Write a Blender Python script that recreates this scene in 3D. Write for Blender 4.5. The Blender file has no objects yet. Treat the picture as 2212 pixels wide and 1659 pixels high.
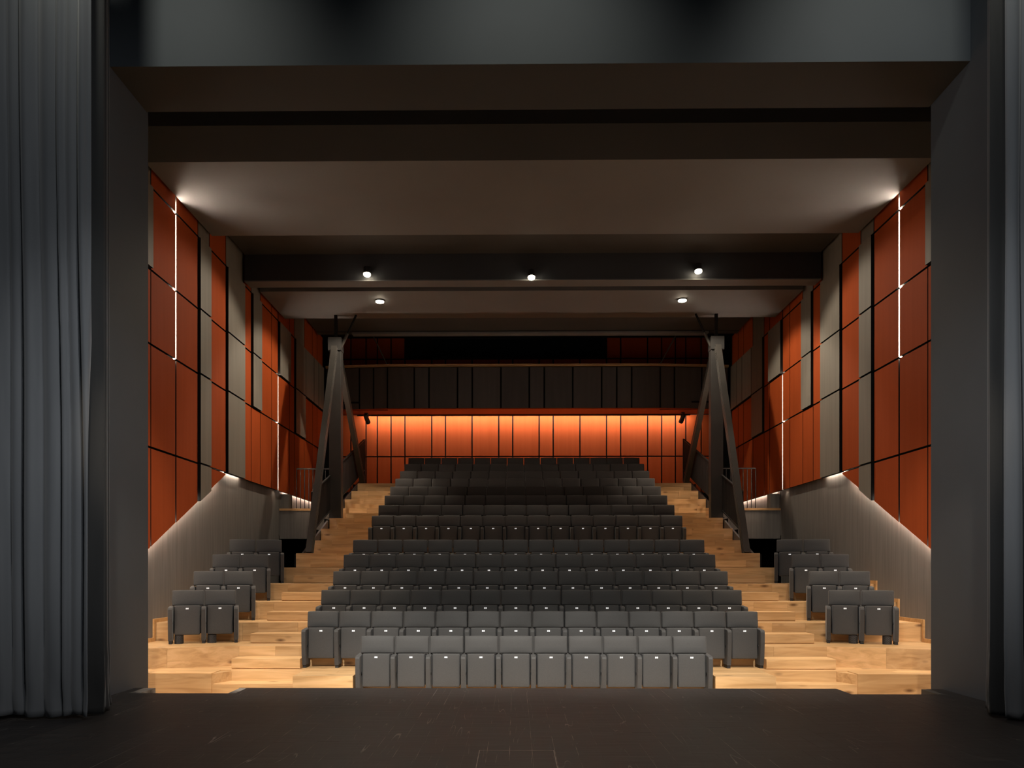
import bpy, bmesh, math, random
from mathutils import Vector, Matrix
random.seed(7)
R = math.radians
S = bpy.context.scene
COL = S.collection
EYE = 1.63                     # camera height over the stage boards; scene coordinates below are given relative to the eye

# ------------------------------------------------------------------ camera, world, exposure
cd = bpy.data.cameras.new('camera'); cam = bpy.data.objects.new('camera', cd); COL.objects.link(cam)
cam.location = (0, 0, EYE); cam.rotation_euler = (R(90), 0, 0.0106)
cd.sensor_width = 36; cd.lens = 27.667; cd.shift_x = 0.0052; cd.shift_y = 0.18196
cd.clip_start = 0.1; cd.clip_end = 200
S.camera = cam
w = bpy.data.worlds.new('world'); S.world = w; w.use_nodes = True
w.node_tree.nodes['Background'].inputs[0].default_value = (0.75, 0.85, 1.0, 1)
w.node_tree.nodes['Background'].inputs[1].default_value = 0.03
S.view_settings.view_transform = 'Standard'; S.view_settings.look = 'None'
S.view_settings.gamma = 1; S.view_settings.use_curve_mapping = False
S.view_settings.exposure = 0.0
S.cycles.max_bounces = 6; S.cycles.diffuse_bounces = 4; S.cycles.glossy_bounces = 3
S.cycles.use_denoising = True; S.cycles.sample_clamp_indirect = 4.0
S.cycles.use_light_tree = True

WARM = (1.0, 0.85, 0.67); COOL = (0.86, 0.93, 1.0); NEUT = (1.0, 0.96, 0.88)

def spot(name, p, to, energy, size, blend=0.3, color=WARM, radius=0.08):
    l = bpy.data.lights.new(name, 'SPOT'); l.energy = energy; l.color = color
    l.spot_size = R(size); l.spot_blend = blend; l.shadow_soft_size = radius
    o = bpy.data.objects.new(name, l); COL.objects.link(o)
    o.location = (p[0], p[1], p[2] + EYE)
    d = Vector(to) - Vector(p)
    o.rotation_euler = d.to_track_quat('-Z', 'Y').to_euler()
    return o

# stage rig (lamps on the stage grid, out of frame, some added as fill)
for sx in (-3.3, -1.5, 0.3, 2.1, 3.9):
    spot('stage_spot', (sx, 4.0, 5.6), (0.3 + (sx - 0.3) * .9, 12.3, -1.75), 4400, 24, 1.0, NEUT, 0.12)
for sx in (-1.7, 2.3):
    spot('stage_spot', (sx, 4.0, 5.6), (0.3 + (sx - 0.3) * .6, 13.6, -1.2), 130, 44, 0.9, NEUT, 0.12)  # weak broad fill added over the front rows
spot('stage_spot', (1.2, 0.6, 6.6), (-6.4, 8.8, 2.4), 800, 60, 0.8, (.93, .97, 1), 0.15)
spot('stage_spot', (-0.6, 0.6, 6.6), (6.4, 8.8, 4.0), 1100, 56, 0.8, (.93, .97, 1), 0.15)
spot('added_stage_fill', (0.3, 3.5, 8.2), (0.3, 8.3, -1.6), 800, 95, 0.6, (1, .97, .94), 0.3)  # unseen lamp added to lift the stage floor, curtains and jambs
for sx, tx in ((-2.6, -5.2), (3.2, 5.8)):
    spot('stage_spot', (sx, 4.2, 5.6), (tx, 12.7, -1.75), 1500, 17, 0.9, WARM, 0.12)  # pair added to brighten the front risers at the sides
for sx, tx in ((1.2, -5.27), (-0.6, 5.86)):
    spot('stage_spot', (sx, 2.4, 6.2), (tx, 10.8, 0.6), 1150, 30, 0.9, (.94, .98, 1), 0.15)  # pair added to brighten the proscenium jambs
# wash lamps just in front of the proscenium header
for sx in (-4.5, 0.1, 4.7):
    spot('header_wash', (sx, 7.3, 8.7), (sx, 10.2, 6.3), 290, 80, 1.0, (1.0, .99, 0.86), 0.2)
# lamps in the lighting slot over the front of the hall
for sx, tx in ((-5.0, -5.3), (-3.5, -4.2), (4.1, 4.8), (5.6, 5.9)):
    spot('slot_spot', (sx, 12.9, 7.6), (tx, 14.3, -1.2), 1150, 36, 0.6, WARM, 0.1)
# unseen spots added to brighten the upper stairs
for sx in (-4.1, 4.7):
    spot('added_stair_spot', (sx, 23.4, 7.7), (sx, 23.0, 1.5), 300, 46, 0.6, WARM, 0.1)

# ------------------------------------------------------------------ materials
def nodes(name):
    m = bpy.data.materials.new(name); m.use_nodes = True
    nt = m.node_tree
    return m, nt, nt.nodes['Principled BSDF']

def lk(nt, a, b): nt.links.new(a, b)

def mat_noise(name, c1, c2, scale=(4, 4, 4), rough=0.6, detail=4, bump=0.0, metallic=0.0, spec=0.5, lo=.35, hi=.65, sheen=0.0, rnd=0.0):
    m, nt, b = nodes(name)
    tc = nt.nodes.new('ShaderNodeTexCoord'); mp = nt.nodes.new('ShaderNodeMapping')
    mp.inputs['Scale'].default_value = scale
    geo = nt.nodes.new('ShaderNodeNewGeometry')
    lk(nt, geo.outputs['Position'], mp.inputs['Vector'])
    n = nt.nodes.new('ShaderNodeTexNoise'); n.inputs['Scale'].default_value = 1; n.inputs['Detail'].default_value = detail
    lk(nt, mp.outputs[0], n.inputs['Vector'])
    r = nt.nodes.new('ShaderNodeValToRGB')
    r.color_ramp.elements[0].position = lo; r.color_ramp.elements[0].color = (*c1, 1)
    r.color_ramp.elements[1].position = hi; r.color_ramp.elements[1].color = (*c2, 1)
    lk(nt, n.outputs['Fac'], r.inputs[0])
    out = r.outputs[0]
    if rnd:
        oi = nt.nodes.new('ShaderNodeObjectInfo'); mr = nt.nodes.new('ShaderNodeMapRange')
        mr.inputs['To Min'].default_value = 1 - rnd; mr.inputs['To Max'].default_value = 1 + rnd
        lk(nt, oi.outputs['Random'], mr.inputs['Value'])
        mx = nt.nodes.new('ShaderNodeVectorMath'); mx.operation = 'SCALE'
        lk(nt, out, mx.inputs[0]); lk(nt, mr.outputs[0], mx.inputs['Scale'])
        out = mx.outputs[0]
    lk(nt, out, b.inputs['Base Color'])
    b.inputs['Roughness'].default_value = rough; b.inputs['Metallic'].default_value = metallic
    b.inputs['Specular IOR Level'].default_value = spec
    b.inputs['Sheen Weight'].default_value = sheen
    if bump:
        bp = nt.nodes.new('ShaderNodeBump'); bp.inputs['Strength'].default_value = bump; bp.inputs['Distance'].default_value = 0.01
        lk(nt, n.outputs['Fac'], bp.inputs['Height']); lk(nt, bp.outputs[0], b.inputs['Normal'])
    return m

def mat_wood(name, c1, c2, c3, scale=1.0, rough=0.42, knots=True, rnd=.14):
    m, nt, b = nodes(name)
    geo = nt.nodes.new('ShaderNodeNewGeometry'); oi = nt.nodes.new('ShaderNodeObjectInfo')
    off = nt.nodes.new('ShaderNodeVectorMath'); off.operation = 'MULTIPLY_ADD'
    off.inputs[1].default_value = (37, 11, 23)
    lk(nt, oi.outputs['Random'], off.inputs[0]); lk(nt, geo.outputs['Position'], off.inputs[2])
    mp = nt.nodes.new('ShaderNodeMapping'); mp.inputs['Scale'].default_value = (0.9 * scale, 9 * scale, 9 * scale)
    lk(nt, off.outputs[0], mp.inputs['Vector'])
    n = nt.nodes.new('ShaderNodeTexNoise'); n.inputs['Scale'].default_value = 1.0; n.inputs['Detail'].default_value = 6
    n.inputs['Distortion'].default_value = 1.2
    lk(nt, mp.outputs[0], n.inputs['Vector'])
    r = nt.nodes.new('ShaderNodeValToRGB')
    e = r.color_ramp.elements
    e[0].position = .3; e[0].color = (*c1, 1); e[1].position = .72; e[1].color = (*c3, 1)
    k = e.new(.5); k.color = (*c2, 1)
    lk(nt, n.outputs['Fac'], r.inputs[0])
    col = r.outputs[0]
    if knots:
        mp2 = nt.nodes.new('ShaderNodeMapping'); mp2.inputs['Scale'].default_value = (1.5, 4.2, 4.2)
        lk(nt, off.outputs[0], mp2.inputs['Vector'])
        v = nt.nodes.new('ShaderNodeTexVoronoi'); v.inputs['Scale'].default_value = 1.0
        lk(nt, mp2.outputs[0], v.inputs['Vector'])
        kr = nt.nodes.new('ShaderNodeValToRGB')
        kr.color_ramp.elements[0].position = .04; kr.color_ramp.elements[0].color = (1, 1, 1, 1)
        kr.color_ramp.elements[1].position = .17; kr.color_ramp.elements[1].color = (0, 0, 0, 1)
        lk(nt, v.outputs['Distance'], kr.inputs[0])
        mix = nt.nodes.new('ShaderNodeMix'); mix.data_type = 'RGBA'
        lk(nt, kr.outputs[0], mix.inputs['Factor']); lk(nt, col, mix.inputs['A'])
        mix.inputs['B'].default_value = (c1[0] * .35, c1[1] * .3, c1[2] * .28, 1)
        col = mix.outputs['Result']
    mr = nt.nodes.new('ShaderNodeMapRange'); mr.inputs['To Min'].default_value = 1 - rnd; mr.inputs['To Max'].default_value = 1 + rnd
    lk(nt, oi.outputs['Random'], mr.inputs['Value'])
    sc = nt.nodes.new('ShaderNodeVectorMath'); sc.operation = 'SCALE'
    lk(nt, col, sc.inputs[0]); lk(nt, mr.outputs[0], sc.inputs['Scale'])
    lk(nt, sc.outputs[0], b.inputs['Base Color'])
    b.inputs['Roughness'].default_value = rough
    bp = nt.nodes.new('ShaderNodeBump'); bp.inputs['Strength'].default_value = 0.12; bp.inputs['Distance'].default_value = 0.004
    lk(nt, n.outputs['Fac'], bp.inputs['Height']); lk(nt, bp.outputs[0], b.inputs['Normal'])
    return m

def mat_emit(name, color, strength):
    m = bpy.data.materials.new(name); m.use_nodes = True; nt = m.node_tree
    nt.nodes.remove(nt.nodes['Principled BSDF'])
    e = nt.nodes.new('ShaderNodeEmission'); e.inputs[0].default_value = (*color, 1); e.inputs[1].default_value = strength
    lk(nt, e.outputs[0], nt.nodes['Material Output'].inputs[0])
    return m

M = {}
M['orange'] = mat_noise('rust_orange_panel', (.335, .060, .012), (.36, .066, .014), (9, 9, .5), .72, spec=.12, rnd=.07)
M['greypanel'] = mat_noise('grey_panel', (.170, .155, .128), (.190, .174, .145), (9, 9, .5), .65, rnd=.05)
M['black'] = mat_noise('matt_black', (.006, .006, .006), (.010, .010, .010), rough=.8, spec=.2)
M['plaster'] = mat_noise('brushed_grey_plaster', (.135, .122, .108), (.175, .158, .14), (14, 14, .7), .75, 6, .15)
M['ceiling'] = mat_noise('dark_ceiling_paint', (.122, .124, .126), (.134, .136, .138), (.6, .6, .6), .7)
M['beam'] = mat_noise('blue_black_beam', (.030, .032, .037), (.036, .038, .043), (.6, .6, .6), .6)
M['portal'] = mat_noise('proscenium_paint', (.046, .053, .060), (.051, .058, .066), (.8, .8, .8), .75)
M['oak'] = mat_wood('light_oak', (.48, .275, .115), (.61, .372, .17), (.71, .455, .23))
M['oakedge'] = mat_wood('oak_edge', (.42, .22, .08), (.52, .29, .11), (.58, .34, .14), knots=False)
M['rail'] = mat_wood('oiled_rail', (.50, .31, .14), (.58, .37, .17), (.66, .43, .21), knots=False)
M['fabric'] = mat_noise('charcoal_upholstery', (.043, .0405, .039), (.048, .0455, .0435), (60, 60, 60), .7, 2, .06, sheen=.12)
M['foot'] = mat_noise('black_plastic', (.012, .012, .013), (.016, .016, .017), rough=.5)
M['plate'] = mat_noise('white_number_plate', (.85, .85, .85), (.9, .9, .9), rough=.4)
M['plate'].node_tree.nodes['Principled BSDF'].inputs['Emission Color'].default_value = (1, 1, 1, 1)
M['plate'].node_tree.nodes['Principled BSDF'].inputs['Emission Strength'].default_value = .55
M['platemark'] = mat_noise('plate_mark', (.35, .35, .35), (.4, .4, .4), rough=.5)
M['curtain'] = mat_noise('blue_grey_curtain', (.085, .090, .098), (.105, .110, .118), (5, 5, .6), .8, 3, .1, sheen=.3)
M['blackcloth'] = mat_noise('black_cloth', (.010, .010, .010), (.016, .016, .016), (5, 5, .6), .9, 3, sheen=.1)
M['steel'] = mat_noise('dark_steel', (.044, .041, .037), (.056, .052, .047), (2, 2, 2), .4, 5, metallic=.25)
M['guard'] = mat_noise('blackened_steel', (.013, .0125, .012), (.018, .017, .016), (2, 2, 2), .6, 4, spec=.2)
M['column'] = mat_noise('column_steel', (.030, .029, .028), (.038, .036, .034), (2, 2, 2), .5, 4, spec=.35)
M['edge_steel'] = mat_noise('grey_beam_flange', (.16, .16, .165), (.19, .19, .195), (2, 2, 2), .5)
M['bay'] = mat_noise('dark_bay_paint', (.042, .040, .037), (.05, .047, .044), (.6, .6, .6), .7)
M['balcony'] = mat_noise('anthracite_panel', (.075, .066, .063), (.088, .077, .073), (6, 6, .5), .6, rnd=.12)
M['glass'] = mat_noise('dark_glass', (.004, .007, .010), (.006, .009, .012), rough=.15)
M['led'] = mat_emit('led_strip', (1.0, .80, .62), 260)
M['ledtop'] = mat_emit('led_cove', (1.0, .84, .69), 95)
M['ledlow'] = mat_emit('led_cove_short', (1.0, .84, .69), 40)
M['wash'] = mat_emit('wall_wash', (1.0, .90, .84), 120)
M['lens'] = mat_emit('lamp_lens', (1.0, .86, .62), 60)

def mat_stage():
    m, nt, b = nodes('black_stage_boards')
    geo = nt.nodes.new('ShaderNodeNewGeometry'); oi = nt.nodes.new('ShaderNodeObjectInfo')
    mp = nt.nodes.new('ShaderNodeMapping'); mp.inputs['Scale'].default_value = (1.6, 26, 1)
    lk(nt, geo.outputs['Position'], mp.inputs['Vector'])
    n = nt.nodes.new('ShaderNodeTexNoise'); n.inputs['Scale'].default_value = 1; n.inputs['Detail'].default_value = 8
    lk(nt, mp.outputs[0], n.inputs['Vector'])
    r = nt.nodes.new('ShaderNodeValToRGB'); e = r.color_ramp.elements
    e[0].position = .38; e[0].color = (.012, .0105, .0100, 1); e[1].position = .64; e[1].color = (.026, .0222, .0205, 1)
    h = e.new(.76); h.color = (.075, .066, .058, 1)
    lk(nt, n.outputs['Fac'], r.inputs[0])
    # long pale scuffs worn along the boards
    mp3 = nt.nodes.new('ShaderNodeMapping'); mp3.inputs['Scale'].default_value = (5.2, .32, 1)
    lk(nt, geo.outputs['Position'], mp3.inputs['Vector'])
    n3 = nt.nodes.new('ShaderNodeTexNoise'); n3.inputs['Scale'].default_value = 1; n3.inputs['Detail'].default_value = 1.5
    lk(nt, mp3.outputs[0], n3.inputs['Vector'])
    sr = nt.nodes.new('ShaderNodeValToRGB'); q = sr.color_ramp.elements
    q[0].position = .497; q[0].color = (0, 0, 0, 1); q[1].position = .503; q[1].color = (0, 0, 0, 1)
    qq = q.new(.5); qq.color = (1, 1, 1, 1)
    lk(nt, n3.outputs['Fac'], sr.inputs[0])
    n4 = nt.nodes.new('ShaderNodeTexNoise'); n4.inputs['Scale'].default_value = 2.3; n4.inputs['Detail'].default_value = 6
    lk(nt, geo.outputs['Position'], n4.inputs['Vector'])
    gate = nt.nodes.new('ShaderNodeMapRange'); gate.inputs['From Min'].default_value = .5; gate.inputs['From Max'].default_value = .66
    lk(nt, n4.outputs['Fac'], gate.inputs['Value'])
    mul = nt.nodes.new('ShaderNodeMath'); mul.operation = 'MULTIPLY'
    lk(nt, sr.outputs[0], mul.inputs[0]); lk(nt, gate.outputs[0], mul.inputs[1])
    scuff = nt.nodes.new('ShaderNodeMix'); scuff.data_type = 'RGBA'; scuff.inputs['B'].default_value = (.26, .23, .20, 1)
    lk(nt, mul.outputs[0], scuff.inputs['Factor']); lk(nt, r.outputs[0], scuff.inputs['A'])
    mr = nt.nodes.new('ShaderNodeMapRange'); mr.inputs['To Min'].default_value = .93; mr.inputs['To Max'].default_value = 1.07
    lk(nt, oi.outputs['Random'], mr.inputs['Value'])
    sc = nt.nodes.new('ShaderNodeVectorMath'); sc.operation = 'SCALE'
    lk(nt, scuff.outputs['Result'], sc.inputs[0]); lk(nt, mr.outputs[0], sc.inputs['Scale'])
    lk(nt, sc.outputs[0], b.inputs['Base Color'])
    rr = nt.nodes.new('ShaderNodeMapRange'); rr.inputs['To Min'].default_value = .38; rr.inputs['To Max'].default_value = .62
    lk(nt, n.outputs['Fac'], rr.inputs['Value']); lk(nt, rr.outputs[0], b.inputs['Roughness'])
    bp = nt.nodes.new('ShaderNodeBump'); bp.inputs['Strength'].default_value = .15; bp.inputs['Distance'].default_value = .004
    lk(nt, n.outputs['Fac'], bp.inputs['Height']); lk(nt, bp.outputs[0], b.inputs['Normal'])
    b.inputs['Specular IOR Level'].default_value = .35
    return m
M['stage'] = mat_stage()
M['stagegap'] = mat_noise('worn_board_edge', (.07, .06, .05), (.45, .39, .33), (2.2, 2.2, 2.2), .7, 5, lo=.44, hi=.66)

# ------------------------------------------------------------------ builders
ORG = {}
def tag(o, label=None, cat=None, group=None, kind=None):
    if label: o['label'] = label
    if cat: o['category'] = cat
    if group: o['group'] = group
    if kind: o['kind'] = kind
    return o

def root(name, p, label, cat, group=None, kind=None):
    o = bpy.data.objects.new(name, None); COL.objects.link(o)
    o.location = (p[0], p[1], p[2] + EYE); ORG[o] = Vector(p)
    o.empty_display_size = .2
    return tag(o, label, cat, group, kind)

def link_mesh(name, me, parent=None, org=None):
    o = bpy.data.objects.new(name, me); COL.objects.link(o)
    org = Vector(org)
    ORG[o] = org
    if parent is not None:
        o.parent = parent; o.location = org - ORG[parent]
    else:
        o.location = (org.x, org.y, org.z + EYE)
    return o

def mesh(name, verts, faces, mats, parent=None, org=None, idx=None, smooth=False):
    """verts relative to the eye; the object gets its own origin"""
    if org is None:
        org = (sum(v[0] for v in verts) / len(verts), sum(v[1] for v in verts) / len(verts), min(v[2] for v in verts))
    me = bpy.data.meshes.new(name)
    me.from_pydata([(v[0] - org[0], v[1] - org[1], v[2] - org[2]) for v in verts], [], faces)
    for mt in (mats if isinstance(mats, (list, tuple)) else [mats]): me.materials.append(mt)
    if idx:
        for p, i in zip(me.polygons, idx): p.material_index = i
    if smooth:
        for p in me.polygons: p.use_smooth = True
    bm = bmesh.new(); bm.from_mesh(me); bmesh.ops.recalc_face_normals(bm, faces=bm.faces); bm.to_mesh(me); bm.free()
    me.update()
    return link_mesh(name, me, parent, org)

class MB:
    """collects shapes into ONE mesh"""
    def __init__(s): s.v = []; s.f = []; s.i = []
    def add(s, v, f, mi=0):
        o = len(s.v); s.v += [tuple(a) for a in v]; s.f += [tuple(o + k for k in q) for q in f]; s.i += [mi] * len(f); return s
    def box(s, x0, x1, y0, y1, z0, z1, mi=0):
        return s.add([(x0, y0, z0), (x1, y0, z0), (x1, y1, z0), (x0, y1, z0), (x0, y0, z1), (x1, y0, z1), (x1, y1, z1), (x0, y1, z1)],
                     [(0, 1, 2, 3), (4, 5, 6, 7), (0, 1, 5, 4), (1, 2, 6, 5), (2, 3, 7, 6), (3, 0, 4, 7)], mi)
    def prism(s, pts, axis, a0, a1, mi=0):
        """polygon of 2-D points extruded along axis x / y / z"""
        n = len(pts)
        def mk(p, a): return {'x': (a, p[0], p[1]), 'y': (p[0], a, p[1]), 'z': (p[0], p[1], a)}[axis]
        v = [mk(p, a0) for p in pts] + [mk(p, a1) for p in pts]
        f = [tuple(range(n)), tuple(range(n, 2 * n))] + [(k, (k + 1) % n, n + (k + 1) % n, n + k) for k in range(n)]
        return s.add(v, f, mi)
    def bar(s, a, b, wd, hd, up=(1, 0, 0), mi=0):
        """square bar from a to b; wd along `up`-ish axis, hd across"""
        a, b = Vector(a), Vector(b); d = (b - a).normalized(); u = Vector(up); u = (u - d * u.dot(d)).normalized(); v = d.cross(u)
        q = [u * wd / 2 + v * hd / 2, u * wd / 2 - v * hd / 2, -u * wd / 2 - v * hd / 2, -u * wd / 2 + v * hd / 2]
        vs = [a + k for k in q] + [b + k for k in q]
        return s.add(vs, [(0, 1, 2, 3), (4, 5, 6, 7), (0, 1, 5, 4), (1, 2, 6, 5), (2, 3, 7, 6), (3, 0, 4, 7)], mi)
    def cyl(s, a, b, r, n=16, r2=None, mi=0):
        a, b = Vector(a), Vector(b); d = (b - a).normalized(); r2 = r if r2 is None else r2
        u = d.orthogonal().normalized(); v = d.cross(u)
        vs = [a + (u * math.cos(t) + v * math.sin(t)) * r for t in [2 * math.pi * k / n for k in range(n)]]
        vs += [b + (u * math.cos(t) + v * math.sin(t)) * r2 for t in [2 * math.pi * k / n for k in range(n)]]
        return s.add(vs, [tuple(range(n)), tuple(range(n, 2 * n))] + [(k, (k + 1) % n, n + (k + 1) % n, n + k) for k in range(n)], mi)
    def build(s, name, mats, parent=None, org=None, smooth=False):
        return mesh(name, s.v, s.f, mats, parent, org, s.i, smooth)

def box(name, x0, x1, y0, y1, z0, z1, mt, parent=None):
    return MB().box(min(x0, x1), max(x0, x1), y0, y1, z0, z1).build(name, mt, parent)

# ------------------------------------------------------------------ layout constants
XC = 0.293                                  # axis of the seating
XL, XR = -6.58, 7.38                        # faces of the side-wall panels
PITCH = 0.555
def mir(x): return 2 * XC - x
def rowY(r): return 12.36 + .952 * (r - 1) if r <= 6 else 19.39 + .965 * (r - 7)       # front of the armrests
def rowZ(r): return -2.007 + .345 * (r - 1) + (.345 if r >= 7 else 0)                    # floor of the row
AISLEZ = rowZ(6) + .345
YB = 28.4                                   # back wall

# ------------------------------------------------------------------ side walls
COLS = [12.55, 14.15, 15.20, 16.26, 16.87, 17.84, 18.99, 19.56, 20.26, 21.21, 21.79, 22.89, 23.39, 24.50, 25.50, 26.10, 26.85]
# colour of each column from bottom to top: below D, D-C, C-B, B-A, above A
KEY = ['OOOGG', 'OOOOO', 'OOOOO', 'GGGGG', 'OOOOO', '-GGGG', '-OOOO', '-OGGG', '-OOOO', '-OOOO', '-OOGO', '-OOOO', '-OGGG', '-OOGO', '-OOGO', '-OOGO']
ZD, ZC, ZB, ZA, ZT = 2.22, 4.085, 5.43, 6.93, 7.95
def slope(y): return .427 + .475 * (y - 14.15)
GAP = .016
for side in ('left', 'right'):
    sx = (lambda d: XL + d) if side == 'left' else (lambda d: XR - d)
    W = root('wall_' + side, (sx(-.1), 12, -2.0), 'rust orange and grey panelled side wall above grey plaster, on the %s of the seats' % side, 'wall', None, 'structure')
    # plaster lower wall
    mb = MB().prism([(11.2, -2.4), (22.3, -2.4), (22.3, 2.6), (16.5, 2.6), (11.2, 1.2)], 'x', sx(-.36), sx(-.13))
    mb.build('lower_wall', M['plaster'], W)
    box('lower_wall', sx(-.36), sx(-.13), 22.34, 28.4, 1.0, 2.6, M['plaster'], W)
    # black backing behind the joints
    mb = MB().prism([(11.2, slope(11.2) + .16), (17.9, ZD + .12), (26.9, ZD + .12), (26.9, 8.3), (11.2, 8.3)], 'x', sx(-.13), sx(-.075))
    mb.build('backing', M['black'], W)
    for c in range(len(COLS) - 1):
        y0, y1 = COLS[c] + GAP, COLS[c + 1] - GAP
        lv = [None, ZD, ZC, ZB, ZA, ZT]
        for k, ch in enumerate(KEY[c]):
            if ch == '-': continue
            d = .055 if (ch == 'G' and k < 4) else 0.0
            z1 = lv[k + 1] - (.02 if k < 4 else 0)
            if k == 0: za, zb = slope(y0), slope(y1)
            else: za = zb = lv[k] + (.02 if (KEY[c][k - 1] != '-') else 0)
            a0 = y0 + (.012 if COLS[c] in (15.20, 21.79) else 0); a1 = y1 - (.012 if COLS[c + 1] in (15.20, 21.79) else 0)
            if min(z1 - za, z1 - zb) < .02: zb = min(zb, z1 - .02)
            xa, xb = sx(-.05), sx(d)
            v = [(xa, a0, za), (xa, a1, zb), (xa, a1, z1), (xa, a0, z1), (xb, a0, za), (xb, a1, zb), (xb, a1, z1), (xb, a0, z1)]
            f = [(0, 1, 2, 3), (4, 5, 6, 7), (0, 1, 5, 4), (1, 2, 6, 5), (2, 3, 7, 6), (3, 0, 4, 7)]
            mesh('panel', v, f, [M['orange' if ch == 'O' else 'greypanel'], M['black']], W, None, [0, 0, 1, 1, 1, 1])
    # light strips in the joints
    for (yy, za, zb, lab) in ((15.20, ZC, 7.18, 'tall'), (21.79, ZD + .02, ZB - .02, 'short')):
        t = root('light_strip', (sx(-.03), yy, za), '%s vertical glowing light strip in the panelled wall, %s of the seats' % (lab, side), 'light', 'vertical strips in the side walls')
        cuts = [z for z in (ZA, ZB, ZC) if za < z < zb]
        ends = [za] + cuts + [zb]
        for a, b in zip(ends[:-1], ends[1:]):
            box('tube', sx(-.045), sx(-.022), yy - .016, yy + .016, a + .012, b - .012, M['led'], t)
        box('channel', sx(-.072), sx(-.05), yy - .026, yy + .026, za, zb, M['guard'], t)
    # cove strips washing the plaster
    t = root('cove_light', (sx(-.08), 15, .4), 'glowing cove light under the slanting lower panel edge, %s wall' % side, 'light', 'cove lights under the wall panels')
    for (ya, yb, fn) in ((11.4, 17.6, lambda y: slope(y) + .035), (18.0, 19.0, lambda y: ZD + .042)):
        xa, xb = sx(-.088), sx(-.062)
        v = [(xa, ya, fn(ya)), (xb, ya, fn(ya)), (xb, ya, fn(ya) + .03), (xa, ya, fn(ya) + .03), (xa, yb, fn(yb)), (xb, yb, fn(yb)), (xb, yb, fn(yb) + .03), (xa, yb, fn(yb) + .03)]
        mesh('tube', v, [(0, 1, 2, 3), (4, 5, 6, 7), (0, 1, 5, 4), (1, 2, 6, 5), (2, 3, 7, 6), (3, 0, 4, 7)], M['ledtop' if ya < 12 else 'ledlow'], t)
    t = root('cove_light', (sx(-.08), 25, 2.2), 'glowing cove light above the gallery floor, %s wall' % side, 'light', 'cove lights under the wall panels')
    box('tube', sx(-.088), sx(-.062), 22.6, 26.8, ZD + .05, ZD + .08, M['ledlow'], t)
    # baseboard with the steps of the side rows
    prof = [(11.3, rowZ(2)), (13.2, rowZ(2)), (13.2, rowZ(3))]
    pts = [(13.2, rowZ(3)), (14.56, rowZ(3)), (14.56, rowZ(4)), (15.5, rowZ(4)), (15.5, rowZ(5)), (16.45, rowZ(5)), (16.45, rowZ(6)), (17.4, rowZ(6))]
    T = .07
    up = [(13.2, rowZ(3) + T), (14.50, rowZ(3) + T), (14.50, rowZ(4) + T), (15.44, rowZ(4) + T), (15.44, rowZ(5) + T), (16.39, rowZ(5) + T), (16.39, rowZ(6) + T), (17.4, rowZ(6) + T)]
    bb = root('baseboard_' + side, (sx(-.12), 13.2, rowZ(3)), 'stepped oak skirting board along the grey plaster, %s wall' % side, 'skirting', None, 'structure')
    v = []; f = []
    for xx in (sx(-.13), sx(-.10)):
        for p, q in zip(pts, up): v += [(xx, p[0], p[1]), (xx, q[0], q[1])]
    n = len(pts)
    for k in range(n - 1):
        a = 2 * k; o = 2 * n
        f += [(a, a + 2, a + 3, a + 1), (o + a, o + a + 2, o + a + 3, o + a + 1), (a + 1, a + 3, o + a + 3, o + a + 1), (a, a + 2, o + a + 2, o + a)]
    mesh('board', v, f, M['oakedge'], bb)
    # gallery beside the upper seats
    x_in = -5.2 if side == 'left' else mir(-5.2)
    g = root('gallery_' + side, (sx(0), 22.3, .9), 'dark side gallery with oak edge beside the upper stairs, %s of the seats' % side, 'gallery', None, 'structure')
    box('front', sx(-.13), x_in, 22.36, 22.5, .9, 1.70, M['plaster'], g)
    box('slab', sx(-.13), x_in, 22.36, 28.4, 1.70, 1.735, M['oak'], g)
    box('edge_board', sx(-.13), x_in, 22.33, 22.36, 1.70, 1.76, M['oakedge'], g)
    box('pier', sx(-.13), sx(.12), 22.45, 22.75, 1.74, 2.18, M['plaster'], g)
    box('void_floor', sx(-.4), x_in, 17.4, 26.0, -.9, -.8, M['black'], g)  # near-black void boxes put the darkness of the opening into the colour
    box('void_back', sx(-.4), x_in, 26.0, 26.1, -.9, 1.69, M['black'], g)
    box('void_side', sx(-.46), sx(-.4), 17.4, 28.5, -.9, 8.3, M['black'], g)
    gr = root('gallery_railing', (sx(.4), 22.42, 1.76), 'slim black gallery railing with upright bars, %s of the seats' % side, 'railing', 'gallery railings')
    xs = [-6.24 + k * .118 for k in range(9)]
    if side == 'right': xs = [mir(x) + .0 for x in xs]
    box('handrail', min(xs), max(xs), 22.39, 22.43, 2.88, 2.91, M['guard'], gr)
    for x in xs: box('baluster', x - .009, x + .009, 22.40, 22.42, 1.76, 2.88, M['guard'], gr)

# ------------------------------------------------------------------ back wall, balcony
def bx(px): return (px - 1112.5) * YB / 1700
WB = root('wall_back', (.4, YB, 2.8), 'rust orange panelled back wall lit from above behind the top row', 'wall', None, 'structure')
box('backing', XL - .7, XR + .7, YB + .05, YB + .12, 1.2, 8.6, M['black'], WB)
JX = [-6.55] + [bx(p) for p in (757, 789.8, 814.2, 844.2, 874.2, 932.3, 962, 1019.6, 1077.4, 1107.6, 1164.6, 1195, 1252.6, 1310, 1340.4, 1398.5, 1428.7, 1458.4, 1480.7, 1513.8)] + [7.35]
for a, b in zip(JX[:-1], JX[1:]):
    for (z0, z1) in ((2.80, 4.085), (4.135, 5.60), (5.9, 7.61), (7.66, 8.38)):
        if z0 > 7 and b > -3.1 and a < 3.2: continue
        v = MB().box(a + .025, b - .025, YB, YB + .05, z0, z1)
        v.build('panel', [M['orange']], WB)
win = root('window_1', (0.05, YB, 7.68), 'wide dark projection window high in the back wall', 'window', None, 'structure')
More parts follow.
